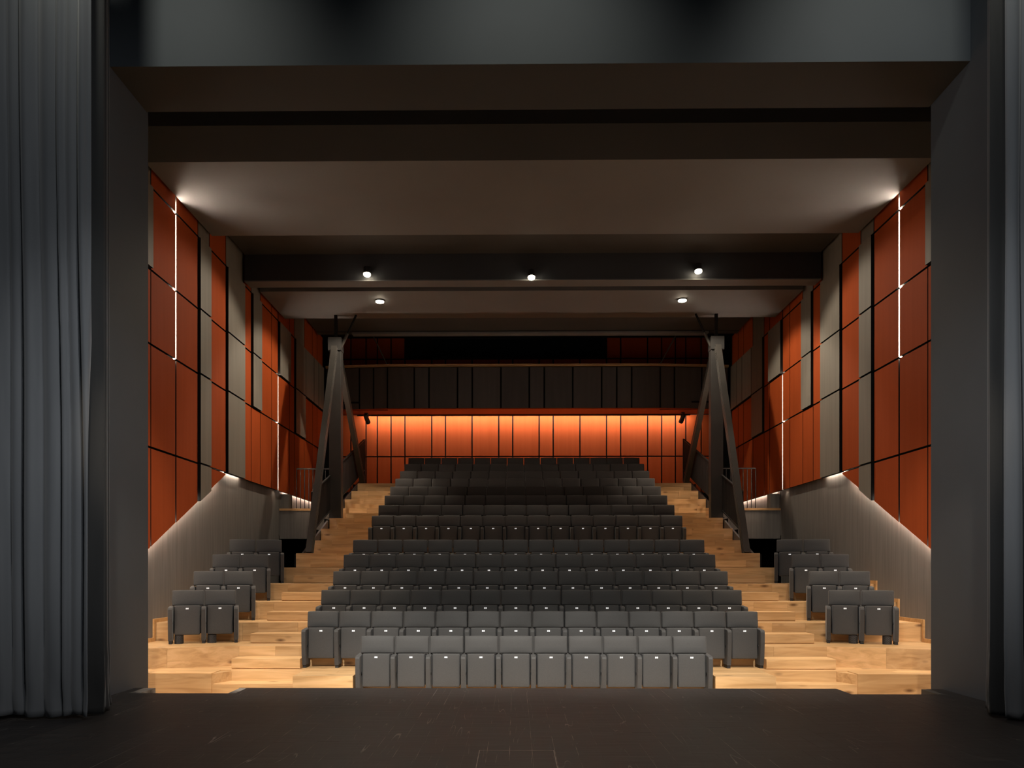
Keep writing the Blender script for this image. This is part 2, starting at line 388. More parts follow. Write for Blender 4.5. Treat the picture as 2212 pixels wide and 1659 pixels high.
box('pane', bx(934), bx(1296), YB - .01, YB + .02, 7.70, 8.36, M['glass'], win)
fr = MB().box(bx(931), bx(1299), YB - .04, YB + .04, 7.655, 7.70).box(bx(931), bx(1299), YB - .04, YB + .04, 8.36, 8.40)
fr.box(bx(931), bx(934), YB - .04, YB + .04, 7.70, 8.36).box(bx(1296), bx(1299), YB - .04, YB + .04, 7.70, 8.36).build('frame', M['black'], win)

YP = 27.0
def px2x(p): return (p - 1112.5) * YP / 1700
B = root('balcony', (.4, YP, 5.54), 'anthracite panelled technical balcony with oak handrail across the back wall', 'balcony', None, 'structure')
plan = [(XL + .02, 27.22), (px2x(836), 27.0), (px2x(1426), 27.0), (XR - .02, 27.22)]
def yat(x):
    for (a, b) in zip(plan[:-1], plan[1:]):
        if a[0] <= x <= b[0]: return a[1] + (b[1] - a[1]) * (x - a[0]) / (b[0] - a[0])
    return 27.22
PJ = [XL + .02, px2x(742), px2x(774.4), px2x(805.7)] + [px2x(p) for p in (836.2, 894.6, 926.4, 988.2, 1020, 1082, 1143.3, 1175.7, 1237.2, 1299.5, 1332, 1364, 1425.7, 1456.8, 1517, 1549)] + [XR - .02]
def strip(name, x0, x1, dy0, dy1, z0, z1, mt, parent):
    xs = [x0] + [p[0] for p in plan if x0 + .01 < p[0] < x1 - .01] + [x1]
    mb = MB(); n = len(xs); v = []
    for x in xs: v += [(x, yat(x) + dy0, z0), (x, yat(x) + dy1, z0), (x, yat(x) + dy1, z1), (x, yat(x) + dy0, z1)]
    f = [(0, 1, 2, 3), tuple(4 * (n - 1) + k for k in range(4))]
    for k in range(n - 1):
        for j in range(4): f.append((4 * k + j, 4 * k + (j + 1) % 4, 4 * k + 4 + (j + 1) % 4, 4 * k + 4 + j))
    mb.add(v, f); return mb.build(name, mt, parent)
for a, b in zip(PJ[:-1], PJ[1:]): strip('panel', a + .028, b - .028, 0, .04, 5.57, 6.97, M['balcony'], B)
strip('backing', XL + .02, XR - .02, .045, .10, 5.56, 6.99, M['black'], B)
strip('bottom_edge', XL + .02, XR - .02, -.005, .06, 5.54, 5.568, M['orange'], B)
strip('handrail', XL + .02, XR - .02, -.05, .10, 7.0, 7.03, M['rail'], B)
strip('handrail', XL + .02, XR - .02, -.06, .08, 7.042, 7.07, M['rail'], B)
box('soffit', XL, XR, 27.25, 27.97, 5.54, 5.60, M['orange'], B)
box('soffit', px2x(836), px2x(1426), 27.06, 27.25, 5.54, 5.60, M['orange'], B)
box('slot_trim', bx(776), bx(1484), 27.95, 27.99, 5.49, 5.60, M['black'], B)
box('slot_top', XL, XR, 27.97, 28.45, 5.68, 5.75, M['black'], B)
box('deck', XL, XR, 27.1, 28.4, 5.76, 5.82, M['black'], B)
t = root('wall_washer', (.4, 28.05, 5.6), 'long warm wall washer hidden in the slot over the back wall', 'light')
box('tube', bx(786), bx(1484), 28.03, 28.07, 5.60, 5.63, M['wash'], t)
for sgn, px_ in ((-1, 790), (1, 1475)):
    x = (px_ - 1112.5) * 27.6 / 1700
    t = root('spotlight', (x, 27.7, 5.54), 'small black spotlight under the balcony, at its %s end' % ('left' if sgn < 0 else 'right'), 'spotlight', 'spotlights under the balcony')
    MB().box(x - .06, x + .06, 27.62, 27.74, 5.50, 5.54).box(x - .075, x - .06, 27.65, 27.71, 5.32, 5.50).box(x + .06, x + .075, 27.65, 27.71, 5.32, 5.50).build('bracket', M['foot'], t)
    MB().cyl((x + .03 * sgn, 27.6, 5.46), (x - .05 * sgn, 27.78, 5.22), .07, 14, .085).build('head', M['foot'], t)
    MB().cyl((x - .05 * sgn, 27.78, 5.22), (x - .056 * sgn, 27.795, 5.20), .07, 14).build('lens', M['glass'], t)
for sgn in (-1, 1):
    p0 = (-4.72, 26.0, 7.80); p1 = (-4.39, 26.98, 7.06)
    if sgn > 0: p0 = (5.33, 26.0, 7.80); p1 = (4.97, 26.98, 7.06)
    t = root('hanger_rod', p1, 'thin steel hanger rod holding the balcony, %s side' % ('left' if sgn < 0 else 'right'), 'rod', 'balcony hanger rods')
    MB().cyl(p1, p0, .022, 8).build('rod', M['steel'], t)
    MB().box(p1[0] - .05, p1[0] + .05, p1[1] - .03, p1[1] + .02, 7.07, 7.10).build('bracket', M['steel'], t)

# ------------------------------------------------------------------ ceiling
CE = root('ceiling', (.4, 19, 7.2), 'dark stepped ceiling with recessed bays and beams', 'ceiling', None, 'structure')
x0, x1 = XL + .065, XR - .065
MB().prism([(13.8, 7.19), (16.85, 7.19), (16.85, 8.4), (13.55, 8.4), (13.55, 7.685)], 'x', x0, x1).build('slab', M['ceiling'], CE)
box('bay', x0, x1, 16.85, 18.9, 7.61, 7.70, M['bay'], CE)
box('beam', x0, x1, 18.9, 19.28, 6.98, 7.75, M['beam'], CE)
box('beam_edge', x0, x1, 18.88, 19.30, 6.955, 6.98, M['ceiling'], CE)
box('slab', x0, x1, 20.04, 22.2, 7.12, 7.90, M['ceiling'], CE)
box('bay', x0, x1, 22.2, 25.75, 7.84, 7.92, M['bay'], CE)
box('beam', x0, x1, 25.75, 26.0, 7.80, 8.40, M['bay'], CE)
box('beam_edge', -5.35, x1 - 1.0, 25.72, 26.02, 7.745, 7.80, M['edge_steel'], CE)
box('upper_slab', XL - .3, XR + .3, 11.2, 28.6, 8.42, 8.52, M['black'], CE)
t = root('lighting_bar', (.4, 19.7, 7.1), 'black lighting bar with small fittings in the narrow ceiling slot', 'lighting bar')
MB().cyl((x0 + .3, 19.62, 7.16), (x1 - .3, 19.62, 7.16), .024, 8).build('pipe', M['foot'], t)
for k in range(9):
    x = -3.2 + k * .93 + (k % 3) * .12
    MB().box(x - .06, x + .06, 19.57, 19.67, 7.185, 7.26).build('clamp', M['steel'], t)
    MB().cyl((x, 19.58, 7.22), (x + .22, 19.60, 7.20), .03, 8).build('fitting', M['steel'], t)

# visible downlights: three on the beam, two recessed in the next slab
def lamp(x, y, z, label, kind):
    tilt = 0 if abs(x) < 1 else math.copysign(1.5, x)
    t = root('downlight', (x, y, z), label, 'light', 'ceiling downlights')
    if kind == 'beam':
        MB().cyl((x, y + .17, z + .10), (x, y + .02, z + .05), .05, 14).build('bracket', M['foot'], t)
        MB().cyl((x, y + .03, z + .16), (x, y, z + .0), .085, 20, .09).build('housing', M['foot'], t, smooth=False)
        MB().cyl((x, y - .002, z - .002), (x, y - .010, z - .022), .083, 20).build('lens', M['lens'], t)
        so = spot('lamp_light', (x, y - .03, z - .10), (x + tilt, y - 1.3, z - 3), 300, 106, .35, WARM, .06)
    else:
        MB().cyl((x, y, z + .01), (x, y, z - .03), .13, 20, .125).build('rim', M['foot'], t)
        MB().cyl((x, y, z - .028), (x, y, z - .048), .105, 20).build('lens', M['lens'], t)
        so = spot('lamp_light', (x, y, z - .12), (x + tilt, y + .1, z - 3), 390, 106, .35, WARM, .06)
for px_, py_, nm in ((792, 590, 'left'), (1148, 598, 'middle'), (1508, 586, 'right')):
    x = (px_ - 1112.5) * 18.7 / 1700
    lamp(x, 18.72, (1232 - py_) * 18.7 / 1700, 'bright round spot lamp on the dark ceiling beam, %s of three' % nm, 'beam')
for px_, nm in ((820, 'left'), (1473, 'right')):
    lamp((px_ - 1112.5) * 20.72 / 1700, 20.72, 7.12, 'bright recessed downlight in the slab behind the beam, %s one' % nm, 'slab')

# ------------------------------------------------------------------ proscenium
P = root('wall_front', (.3, 10.6, -1.63), 'dark grey proscenium wall framing the stage opening', 'wall', None, 'structure')
box('header', -5.27, 5.86, 10.19, 11.2, 6.555, 9.2, M['portal'], P)
box('jamb', -9, -5.27, 9.45, 11.25, -2.0, 9.2, M['portal'], P)
box('jamb', 5.86, 9.6, 9.45, 11.15, -2.0, 9.2, M['portal'], P)
# stage house shell
SH = root('wall_stage', (.3, 0, -1.63), 'dark stage house walls behind the curtains', 'wall', None, 'structure')
box('side', -9.6, -9.0, -6, 11.2, -2, 9.2, M['black'], SH)
box('side', 9.6, 10.2, -6, 11.2, -2, 9.2, M['black'], SH)
# ------------------------------------------------------------------ stage floor
F = root('floor_stage', (.3, 8, -1.63), 'worn black painted stage floor of long boards', 'stage floor', None, 'structure')
MB().prism([(-9.6, -6), (10.2, -6), (10.2, 10.85), (5.57, 10.85), (5.57, 10.38), (4.40, 10.38), (4.40, 10.85), (-3.81, 10.85), (-3.81, 10.38), (-4.98, 10.38), (-4.98, 10.85), (-9.6, 10.85)], 'z', -2.0, -1.6312).build('subfloor', M['stagegap'], F)
rnd = random.Random(3)
def board(x0, x1, y0, y1):
    g = rnd.choice((.0004, .0006, .001, .0024))
    box('plank', x0 + g, x1 - g, y0 + g, y1 - g, -1.6312, -1.63 - rnd.random() * .0004, M['stage'], F)
xs = [-5.95 + k * .2035 for k in range(62)]
for k in range(61):
    a, b = xs[k], xs[k + 1]
    yend = 10.87 if ((a > -3.84 and b < 4.45) or b < -4.95 or a > 5.55) else 10.40
    a2, b2 = a, b
    j = 6.2 + rnd.choice((0.3, .9, 1.5, 2.1))
    ys = [2.0 + rnd.random()]
    while ys[-1] < yend - .6: ys.append(min(yend, ys[-1] + rnd.choice((1.25, 1.9, 2.5))))
    if ys[-1] < yend: ys.append(yend)
    for p, q in zip(ys[:-1], ys[1:]): board(a2, b2, p, q)
box('plank', -9.6, -5.955, 2, 10.87, -1.6312, -1.6303, M['stage'], F)
box('plank', xs[61] + .003, 10.2, 2, 10.87, -1.6312, -1.6303, M['stage'], F)
box('plank', -9.6, 10.2, -6, 1.99, -1.6312, -1.6303, M['stage'], F)
box('edge_board', -3.83, 4.42, 10.872, 10.895, -2.0, -1.632, M['stage'], F)

M['trapedge'] = mat_noise('worn_trap_edge', (.20, .17, .14), (.42, .37, .32), (9, 9, 9), .5)
for (a, b, c, d) in ((-.322, .350, 7.12, 7.128), (-.325, -.319, 5.2, 7.128), (.347, .353, 5.2, 7.128)):
    box('trapdoor_edge', a, b, c, d, -1.6312, -1.6294, M['trapedge'], F)
# ------------------------------------------------------------------ raked oak floor
FL = root('floor', (XC, 11, -2.007), 'stepped oak floor of the raked seating', 'floor', None, 'structure')
wl, wr = XL - .13, XR + .13
def frontY(r):
    if r == 2: return 12.35
    return rowY(r) - .62
def tier(x0, x1, y0, y1, z0, z1, parent=FL):
    return box('tier', x0, x1, y0, y1, z0, z1, M['oak'], parent)
rng = random.Random(11)
def cuts(x0, x1, lens):
    out = [x0]; 
    first = rng.random() * .7 + .3
    step = lens * first
    while out[-1] + step < x1 - .25 * lens:
        out.append(out[-1] + step); step = lens * (.75 + .5 * rng.random())
    out.append(x1); return out
def riser(t, x0, x1, y, z0, z1, lens=1.7, rows=1):
    """oak boards on the front of a step"""
    h = (z1 - z0) / rows
    for k in range(rows):
        c = cuts(x0, x1, lens)
        for a, b in zip(c[:-1], c[1:]):
            box('plank', a + .0012, b - .0012, y - .018, y, z0 + k * h + .0015, z0 + (k + 1) * h - .001, M['oak'], t)
def tread(t, x0, x1, y0, y1, z, lens=1.9, rows=2):
    d = (y1 - y0) / rows
    for k in range(rows):
        c = cuts(x0, x1, lens)
        for a, b in zip(c[:-1], c[1:]):
            box('plank', a + .0012, b - .0012, y0 + k * d + .001, y0 + (k + 1) * d - .001, z, z + .012, M['oak'], t)
T_ = .012
box('tier', wl, wr, 10.9, 12.7, -2.2, -2.007, M['oak'], FL)
AI = 4.78 + XC                                  # half width to the outer end of the aisle steps
aL, aR = -4.78, mir(-4.78)
sL, sR = -3.60, mir(-3.60)                      # edge of the seat block
for r in range(2, 7):
    z1 = rowZ(r) - T_; z0 = rowZ(r - 1); yf = frontY(r) + .018; yn = frontY(r + 1) + .05 if r < 6 else 17.45
    if r == 2:
        t = MB().prism([(wl, 12.67), (-4.9, 12.67), (-4.70, 13.05), (-3.5, 13.05), (-3.5, 12.368), (-2.55, 12.368), (-2.55, 12.80), (mir(-2.55), 12.80), (mir(-2.55), 12.368), (mir(-3.5), 12.368), (mir(-3.5), 13.05), (mir(-4.70), 13.05), (mir(-4.9), 12.67), (wr, 12.67), (wr, 13.75), (wl, 13.75)], 'z', z0 - .2, z1).build('tier', M['oak'], FL)
        riser(t, wl, -4.9, 12.67, z0, z1 + T_, 2.2); riser(t, mir(-4.9), wr, 12.67, z0, z1 + T_, 2.2)
        riser(t, -4.72, -3.5, 13.05, z0, z1 + T_, 2); riser(t, mir(-3.5), mir(-4.72), 13.05, z0, z1 + T_, 2)
        riser(t, -3.5, -2.55, 12.368, z0, z1 + T_, 1.2); riser(t, mir(-2.55), mir(-3.5), 12.368, z0, z1 + T_, 1.2); riser(t, -2.53, mir(-2.53), 12.80, z0, z1 + T_, 1.8)
        tread(t, wl, -4.9, 12.65, 13.06, rowZ(2) - T_, 2.2, 2); tread(t, mir(-4.9), wr, 12.65, 13.06, rowZ(2) - T_, 2.2, 2)
        tread(t, -3.5, -2.55, 12.35, 12.78, rowZ(2) - T_, 1.9, 2); tread(t, mir(-2.55), mir(-3.5), 12.35, 12.78, rowZ(2) - T_, 1.9, 2); tread(t, -3.5, mir(-3.5), 12.78, 13.06, rowZ(2) - T_, 1.9, 1)
        tread(t, wl, wr, 13.06, 13.72, rowZ(2) - T_, 2.0, 3)
        for (p, q) in ((-4.9, -3.5), (mir(-3.5), mir(-4.9))):
            h = box('tier', p + .06 if p < 0 else p, q if p < 0 else q - .06, 12.69, 13.03, z0 - .1, (z0 + rowZ(2)) / 2 - T_, M['oak'], FL)
            riser(h, p, q, 12.69, z0, (z0 + rowZ(2)) / 2, 2.0); tread(h, p + .02, q - .02, 12.67, 13.03, (z0 + rowZ(2)) / 2 - T_, 2, 2)
        continue
    if r == 3:
        bend = math.tan(R(17.7)); xb = -4.80
        yl = yf - (xb - wl) * bend; yr = yf - (wr - mir(xb)) * bend
        t = MB().prism([(wl, yl), (xb, yf), (mir(xb), yf), (wr, yr), (wr, yn), (wl, yn)], 'z', z0 - .1, z1 + T_ - .001).build('tier', M['oak'], FL)
        # angled riser boards in front of the side blocks
        for (xa, ya, xc_, yc) in ((wl, yl, xb, yf), (mir(xb), yf, wr, yr)):
            L = math.hypot(xc_ - xa, yc - ya); ux, uy = (xc_ - xa) / L, (yc - ya) / L; nx, ny = uy, -ux
            if ny > 0: nx, ny = -nx, -ny
            for (s0, s1) in ((0, L * .42), (L * .42, L)):
                q = [(xa + ux * s0, ya + uy * s0), (xa + ux * (s1 - .002), ya + uy * (s1 - .002))]
                q += [(q[1][0] + nx * .018, q[1][1] + ny * .018), (q[0][0] + nx * .018, q[0][1] + ny * .018)]
                MB().prism(q, 'z', z0 + .001, z1 + T_).build('plank', M['oak'], t)
        riser(t, xb, mir(xb), yf, z0, z1 + T_, 1.8)
    else:
        t = tier(wl, wr, yf, yn, z0 - .1, z1)
        riser(t, wl, aL, yf, z0, z1 + T_, 1.0); riser(t, aL, sL + .3, yf, z0, z1 + T_, 2)
        riser(t, sL + .3, sR - .3, yf, z0, z1 + T_, 2.2)
        riser(t, sR - .3, aR, yf, z0, z1 + T_, 2); riser(t, aR, wr, yf, z0, z1 + T_, 1.0)
        tread(t, wl, wr, yf - .018, yn - .06, rowZ(r) - T_, 2.2, 3)
# cross aisle and rows 7-14
t = box('tier', -5.12, mir(-5.12), 17.39, 18.9, AISLEZ - .5, AISLEZ - T_, M['oak'], FL)
riser(t, -5.12, mir(-5.12), 17.39, rowZ(6), AISLEZ, 1.8)
tread(t, -5.12, mir(-5.12), 17.37, 18.75, AISLEZ - T_, 2.2, 4)
for r in range(7, 15):
    z0 = rowZ(r - 1) if r > 7 else AISLEZ
    e = -5.24 if r == 7 else -5.12
    yf = frontY(r) + .018; yn = frontY(r + 1) + .05 if r < 14 else YB + .02
    t = tier(e, mir(e), yf, yn, z0 - .25, rowZ(r))
    ln = {9: .9, 10: .42, 11: .42}.get(r, 1.6)
    riser(t, e, sL + .2, yf, z0, rowZ(r), ln, 2 if r in (10, 11) else 1); riser(t, sR - .2, mir(e), yf, z0, rowZ(r), ln, 2 if r in (10, 11) else 1)
# half-height aisle steps
for r in list(range(3, 7)) + [6.5] + list(range(7, 15)):
    if r == 6.5: yb, za, zb = 17.37, rowZ(6), AISLEZ
    else: yb, za, zb = frontY(r), (AISLEZ if r == 7 else rowZ(r - 1)), rowZ(r)
    zm = (za + zb) / 2; yf = yb - .43
    for (p, q) in ((aL, sL - .02), (sR + .02, aR)):
        if r >= 7: p, q = (p, q + .1) if p < 0 else (p - .1, q)
        h = box('step', p, q, yf + .018, yb - .02, za, zm - T_, M['oak'], FL)
        riser(h, p, q, yf + .018, za + .013, zm - T_, .5 if r in (10, 11) else 2.2)
        tread(h, p, q, yf, yb - .019, zm - T_, 2.2, 1)
# dark cheek walls under the upper flight
for e, s in ((-5.12, -1), (mir(-5.12), 1)):
    pts = [(18.78, -.8), (28.3, -.8), (28.3, rowZ(14) + .02)]
    for r in range(14, 7, -1):
        pts += [(frontY(r) + .04, rowZ(r) - .02), (frontY(r) + .04, rowZ(r - 1) - .02)]
    pts += [(18.78, rowZ(7) - .02)]
    xa = e + s * .135
    MB().prism(pts, 'x', min(e + s * .125, xa + s * .02), max(e + s * .125, xa + s * .02)).build('cheek', M['black'], FL)
    # string board that shows as a dark wedge above the treads
    q = [(19.1, rowZ(7) + .02), (21.6, rowZ(9) + .27), (21.6, rowZ(9) + .0), (19.1, rowZ(7) - .3)]
    q2 = [(22.4, rowZ(10) + .25), (26.4, rowZ(14) + .25), (26.4, rowZ(13)), (22.4, rowZ(10) - .1)]
    for qq in (q, q2): MB().prism(qq, 'x', e + s * .02, e + s * .07).build('string_board', M['balcony'], FL)

# ------------------------------------------------------------------ steel A-frames
for side in ('left', 'right'):
    s = 1 if side == 'left' else -1
    X = -5.0 if side == 'left' else mir(-5.0)
    fx = lambda x: x if side == 'left' else mir(x)
    t = root('steel_frame', (X, 21.9, rowZ(10)), 'dark steel A-shaped column frame beside the upper stairs, %s of the seats' % side, 'steel frame', 'steel frames beside the stairs')
    mb = MB()
    xa, xb = sorted((fx(-5.16), fx(-4.84)))
    mb.box(xa, xb, 21.78, 21.80, rowZ(10), 6.42).box(xa, xb, 22.06, 22.08, rowZ(10), 6.42).box((xa + xb) / 2 - .09, (xa + xb) / 2 + .09, 21.80, 22.06, rowZ(10), 6.42)
    xe = fx(-4.83); mb.box(min(xe, xe - s * .03), max(xe, xe - s * .03), 21.80, 22.06, rowZ(10), 6.42)
    mb.build('column', M['column'], t)
    MB().box(xa - .02, xb + .02, 21.74, 22.1, 6.10, 6.46).build('head_plate', M['column'], t)
    MB().box(xa - .03, xb + .03, 21.75, 22.11, rowZ(10), rowZ(10) + .02).build('base_plate', M['steel'], t)
    for nm, a, b in (('front', (fx(-4.985), 19.02, rowZ(7) + .0), (fx(-4.985), 21.70, 6.15)), ('rear', (fx(-4.985), 25.75, rowZ(14)), (fx(-4.985), 22.16, 6.15))):
        d = (Vector(b) - Vector(a)).normalized(); nrm = Vector((0, -d.z, d.y))
        mb = MB()
        mb.bar(a, b, .15, .03, (1, 0, 0))
        for k in (-1, 1):
            o = nrm * .085 * k
            mb.bar(Vector(a) + o, Vector(b) + o, .15, .022, (1, 0, 0))
        # plate facing the stage side
        mb.bar(Vector(a) + Vector((s * .055, 0, 0)), Vector(b) + Vector((s * .055, 0, 0)), .02, .165, (1, 0, 0))
        br = mb.build('brace', M['steel'], t)
        for k in range(8):
            c = Vector(b) - d * (.18 + .07 * (k // 2)) + nrm * (.05 if k % 2 else -.05) + Vector((s * .063, 0, 0))
            MB().cyl(c, c + Vector((s * .014, 0, 0)), .013, 6).build('bolt', M['steel'], br)
    MB().cyl((fx(-4.85), 21.9, 6.22), (fx(-4.67), 21.9, 6.60), .045, 10).build('knee_brace', M['steel'], t)
    MB().cyl((fx(-4.67), 21.9, 6.60), (fx(-4.43), 21.9, 7.12), .03, 10).build('shade_black_rod', M['black'], t)  # upper length of the brace, coloured black for the shade it is in
    MB().box(fx(-5.0) - .04, fx(-5.0) + .04, 21.88, 21.96, 6.46, 7.12).build('shade_black_rod', M['black'], t)  # column top carried up in black that stands in for shade

    # stair guardrails
    for nm, (ya, zta, zba), (yb, ztb, zbb) in (('lower', (19.85, 1.97, .98), (21.95, 2.68, 1.72)), ('upper', (23.2, 3.18, 2.18), (26.75, 4.45, 3.42))):
        X2 = fx(-5.13)
        g = root('stair_guardrail', (X2, ya, zba), 'black barred stair guardrail along the %s flight, %s of the seats' % (nm, side), 'railing', 'stair guardrails')
        MB().bar((X2, ya, zta), (X2, yb, ztb), .05, .03).build('top_rail', M['guard'], g)
        MB().bar((X2, ya, zba), (X2, yb, zbb), .04, .03).build('bottom_rail', M['guard'], g)
        for (yy, z0_, z1_) in ((ya, zba - .02, zta), (yb, zbb - (.40 if nm == 'upper' else .25), ztb)):
            MB().box(X2 - .025, X2 + .025, yy - .025, yy + .025, z0_, z1_).build('post', M['guard'], g)
        n = int((yb - ya) / .075); mb = MB()
        for k in range(1, n):
            u = k / n; yy = ya + (yb - ya) * u
            mb.box(X2 - .008, X2 + .008, yy - .016, yy + .016, zba + (zbb - zba) * u, zta + (ztb - zta) * u)
        tag(mb.build('balusters', M['guard'], g), kind='stuff')

# ------------------------------------------------------------------ auditorium chairs
def pad_mesh(name, w, h, d, mt, bev=.022, bulge=.012, crown=.008):
    """upholstered pad standing up: x width, y depth (front at -y), z 0..h"""
    bm = bmesh.new()
    nx, nz = 6, 5
    vs = {}
    for fy in (0, 1):
        for i in range(nx + 1):
            for j in range(nz + 1):
                u = i / nx * 2 - 1; v = j / nz * 2 - 1
                x = u * w / 2; z = (v + 1) / 2 * h
                if j == nz: z += crown * (1 - u * u)
                y = -d / 2 if fy == 0 else d / 2
                if fy == 0: y -= bulge * (1 - u ** 4) * (1 - v ** 4)
                vs[fy, i, j] = bm.verts.new((x, y, z))
    for i in range(nx):
        for j in range(nz):
            bm.faces.new((vs[0, i, j], vs[0, i + 1, j], vs[0, i + 1, j + 1], vs[0, i, j + 1]))
            bm.faces.new((vs[1, i, j], vs[1, i, j + 1], vs[1, i + 1, j + 1], vs[1, i + 1, j]))
    for i in range(nx):
        for j in (0, nz): bm.faces.new((vs[0, i, j], vs[0, i + 1, j], vs[1, i + 1, j], vs[1, i, j]))
    for j in range(nz):
        for i in (0, nx): bm.faces.new((vs[0, i, j], vs[0, i, j + 1], vs[1, i, j + 1], vs[1, i, j]))
    bmesh.ops.recalc_face_normals(bm, faces=bm.faces)
    ed = [e for e in bm.edges if len(e.link_faces) == 2 and e.calc_face_angle(0) > .9]
    bmesh.ops.bevel(bm, geom=ed, offset=bev, segments=3, profile=.6, affect='EDGES', clamp_overlap=True)
    for f in bm.faces: f.smooth = True
    me = bpy.data.meshes.new(name); bm.to_mesh(me); bm.free(); me.materials.append(mt)
    return me

def arm_mesh():
    pts = [(.045, .05), (.02, .20), (.0, .45), (.0, .615), (.015, .645), (.05, .655), (.335, .672), (.36, .655), (.36, .30), (.30, .05)]
    bm = bmesh.new(); n = len(pts); hw = .036
    a = [bm.verts.new((-hw, p[0], p[1])) for p in pts]; b = [bm.verts.new((hw, p[0], p[1])) for p in pts]
    bm.faces.new(a); bm.faces.new(list(reversed(b)))
    for k in range(n): bm.faces.new((a[k], b[k], b[(k + 1) % n], a[(k + 1) % n]))
    bmesh.ops.recalc_face_normals(bm, faces=bm.faces)
    ed = [e for e in bm.edges if len(e.link_faces) == 2 and any(len(f.verts) > 4 for f in e.link_faces)]
    bmesh.ops.bevel(bm, geom=ed, offset=.011, segments=2, profile=.6, affect='EDGES')
    me = bpy.data.meshes.new('armrest'); bm.to_mesh(me); bm.free(); me.materials.append(M['fabric'])
    return me

def simple_mesh(name, mb, mats):
    me = bpy.data.meshes.new(name); me.from_pydata(mb.v, [], mb.f)
    for m_ in mats: me.materials.append(m_)
    for p, i in zip(me.polygons, mb.i): p.material_index = i
    bm = bmesh.new(); bm.from_mesh(me); bmesh.ops.recalc_face_normals(bm, faces=bm.faces); bm.to_mesh(me); bm.free()
    return me

me_back = pad_mesh('backrest', .533, .275, .085, M['fabric'], .02, .014, .008)
me_seat = pad_mesh('seat', .428, .525, .085, M['fabric'], .016, .004, .002)
me_arm = arm_mesh()
me_foot = simple_mesh('foot', MB().box(-.028, .028, .065, .285, 0, .055), [M['foot']])
me_spine = simple_mesh('back_shell', MB().box(-.25, .25, .315, .345, .68, .90).box(-.238, .238, .235, .33, .175, .655), [M['foot']])  # lower box stretched in black so gaps beside the seat read as shade
me_plate = simple_mesh('number_plate', MB().box(-.023, -.004, -.004, 0, -.0125, .0125).box(.004, .023, -.004, 0, -.0125, .0125).box(-.004, .004, -.0035, 0, -.0125, .0125, 1), [M['plate'], M['platemark']])
me_hinge = simple_mesh('hinge', MB().cyl((-.258, .13, .37), (-.236, .13, .37), .022, 10).cyl((.258, .13, .37), (.236, .13, .37), .022, 10), [M['foot']])
mbv = MB().cyl((0, .15, 0), (0, .15, .15), .078, 18)
for k in range(18):
    for j in range(7):
        a = 2 * math.pi * (k + .5 * (j % 2)) / 18
        cx, cy = .0785 * math.sin(a), .15 - .0785 * math.cos(a)
        if cy < .15: mbv.box(cx - .0016, cx + .0016, cy - .0016, cy + .0016, .013 + j * .019, .0165 + j * .019, 1)
me_vent = simple_mesh('air_diffuser', mbv, [M['foot'], M['platemark']])

def part(name, me, parent, loc=(0, 0, 0), rot=(0, 0, 0)):
    o = bpy.data.objects.new(name, me); COL.objects.link(o); o.parent = parent; o.location = loc; o.rotation_euler = rot
    return o
def make_chair():
    t = bpy.data.objects.new('auditorium_chair', None); COL.objects.link(t); t.empty_display_size = .1
    part('backrest', me_back, t, (0, .25, .676), (R(-8), 0, 0))
    se = part('seat', me_seat, t, (0, .125, .157), (R(-2), 0, 0))
    part('number_plate', me_plate, se, (0, -.0475, .47))
    part('back_shell', me_spine, t)
    part('hinge', me_hinge, t)
    a = part('armrest', me_arm, t, (-PITCH / 2, 0, 0)); part('foot', me_foot, a)
    return t
def dup_tree(o, parent=None):
    c = o.copy(); COL.objects.link(c); c.parent = parent
    for ch in list(o.children): dup_tree(ch, c)
    return c
proto = make_chair(); used = [False]
ORD = ['first', 'second', 'third', 'fourth', 'fifth', 'sixth', 'seventh', 'eighth', 'ninth', 'tenth', 'eleventh', 'twelfth', 'thirteenth', 'fourteenth']
def chair(x, y, z, rz, label, group, end=False, vent=0):
    if not used[0]: t = proto; used[0] = True
    else:
        t = dup_tree(proto)
    t.location = (x, y, z + EYE); t.rotation_euler = (0, 0, rz)
    tag(t, label, 'chair', group)
    return t
todo = []
for r in range(1, 15):
    n = 10 if r == 1 else 14
    for k in range(n):
        x = XC + (k - (n - 1) / 2) * PITCH
        pos = ORD[k] + ' from the left' if k < n / 2 else (ORD[n - 1 - k] + ' from the right' if n - 1 - k > 0 else 'last on the right')
        if k == 0: pos = 'first on the left'
        rw = 'front row of ten' if r == 1 else ('top centre row' if r == 14 else ORD[r - 1] + ' centre row up from the stage')
        lab = 'charcoal tip-up chair, %s, %s' % (pos, rw)
        todo.append((x, rowY(r), rowZ(r), 0, lab, 'auditorium chairs in the centre block', k == n - 1, 0))
for side in ('left', 'right'):
    s = 1 if side == 'left' else -1
    ux, uy = math.cos(R(17.7)), math.sin(R(17.7))
    for k in range(4):
        r = 3 + k
        for j in range(2):
            dd = PITCH * (.5 + j)
            x = -5.07 - ux * dd; y = rowY(r) - .02 - uy * dd
            if side == 'right': x = mir(x)
            rw = ('front pair', 'second pair', 'third pair', 'top pair')[k]
            pos = 'aisle seat' if j == 0 else 'wall seat'
            lab = 'charcoal tip-up chair, %s of the %s in the angled %s side block' % (pos, rw, side)
            last = (j == 0) if side == 'left' else (j == 1)
            todo.append((x, y, rowZ(r), R(17.7) * s, lab, 'auditorium chairs in the angled side blocks', last, (-s if k == 0 else 0)))
made = []
for a in todo: made.append((chair(*a), a))
for t, a in made:
    if a[6]:
        o = part('armrest', me_arm, t, (PITCH / 2, 0, 0)); part('foot', me_foot, o)
    if a[7]: part('air_diffuser', me_vent, t, (a[7] * .14, 0, 0))

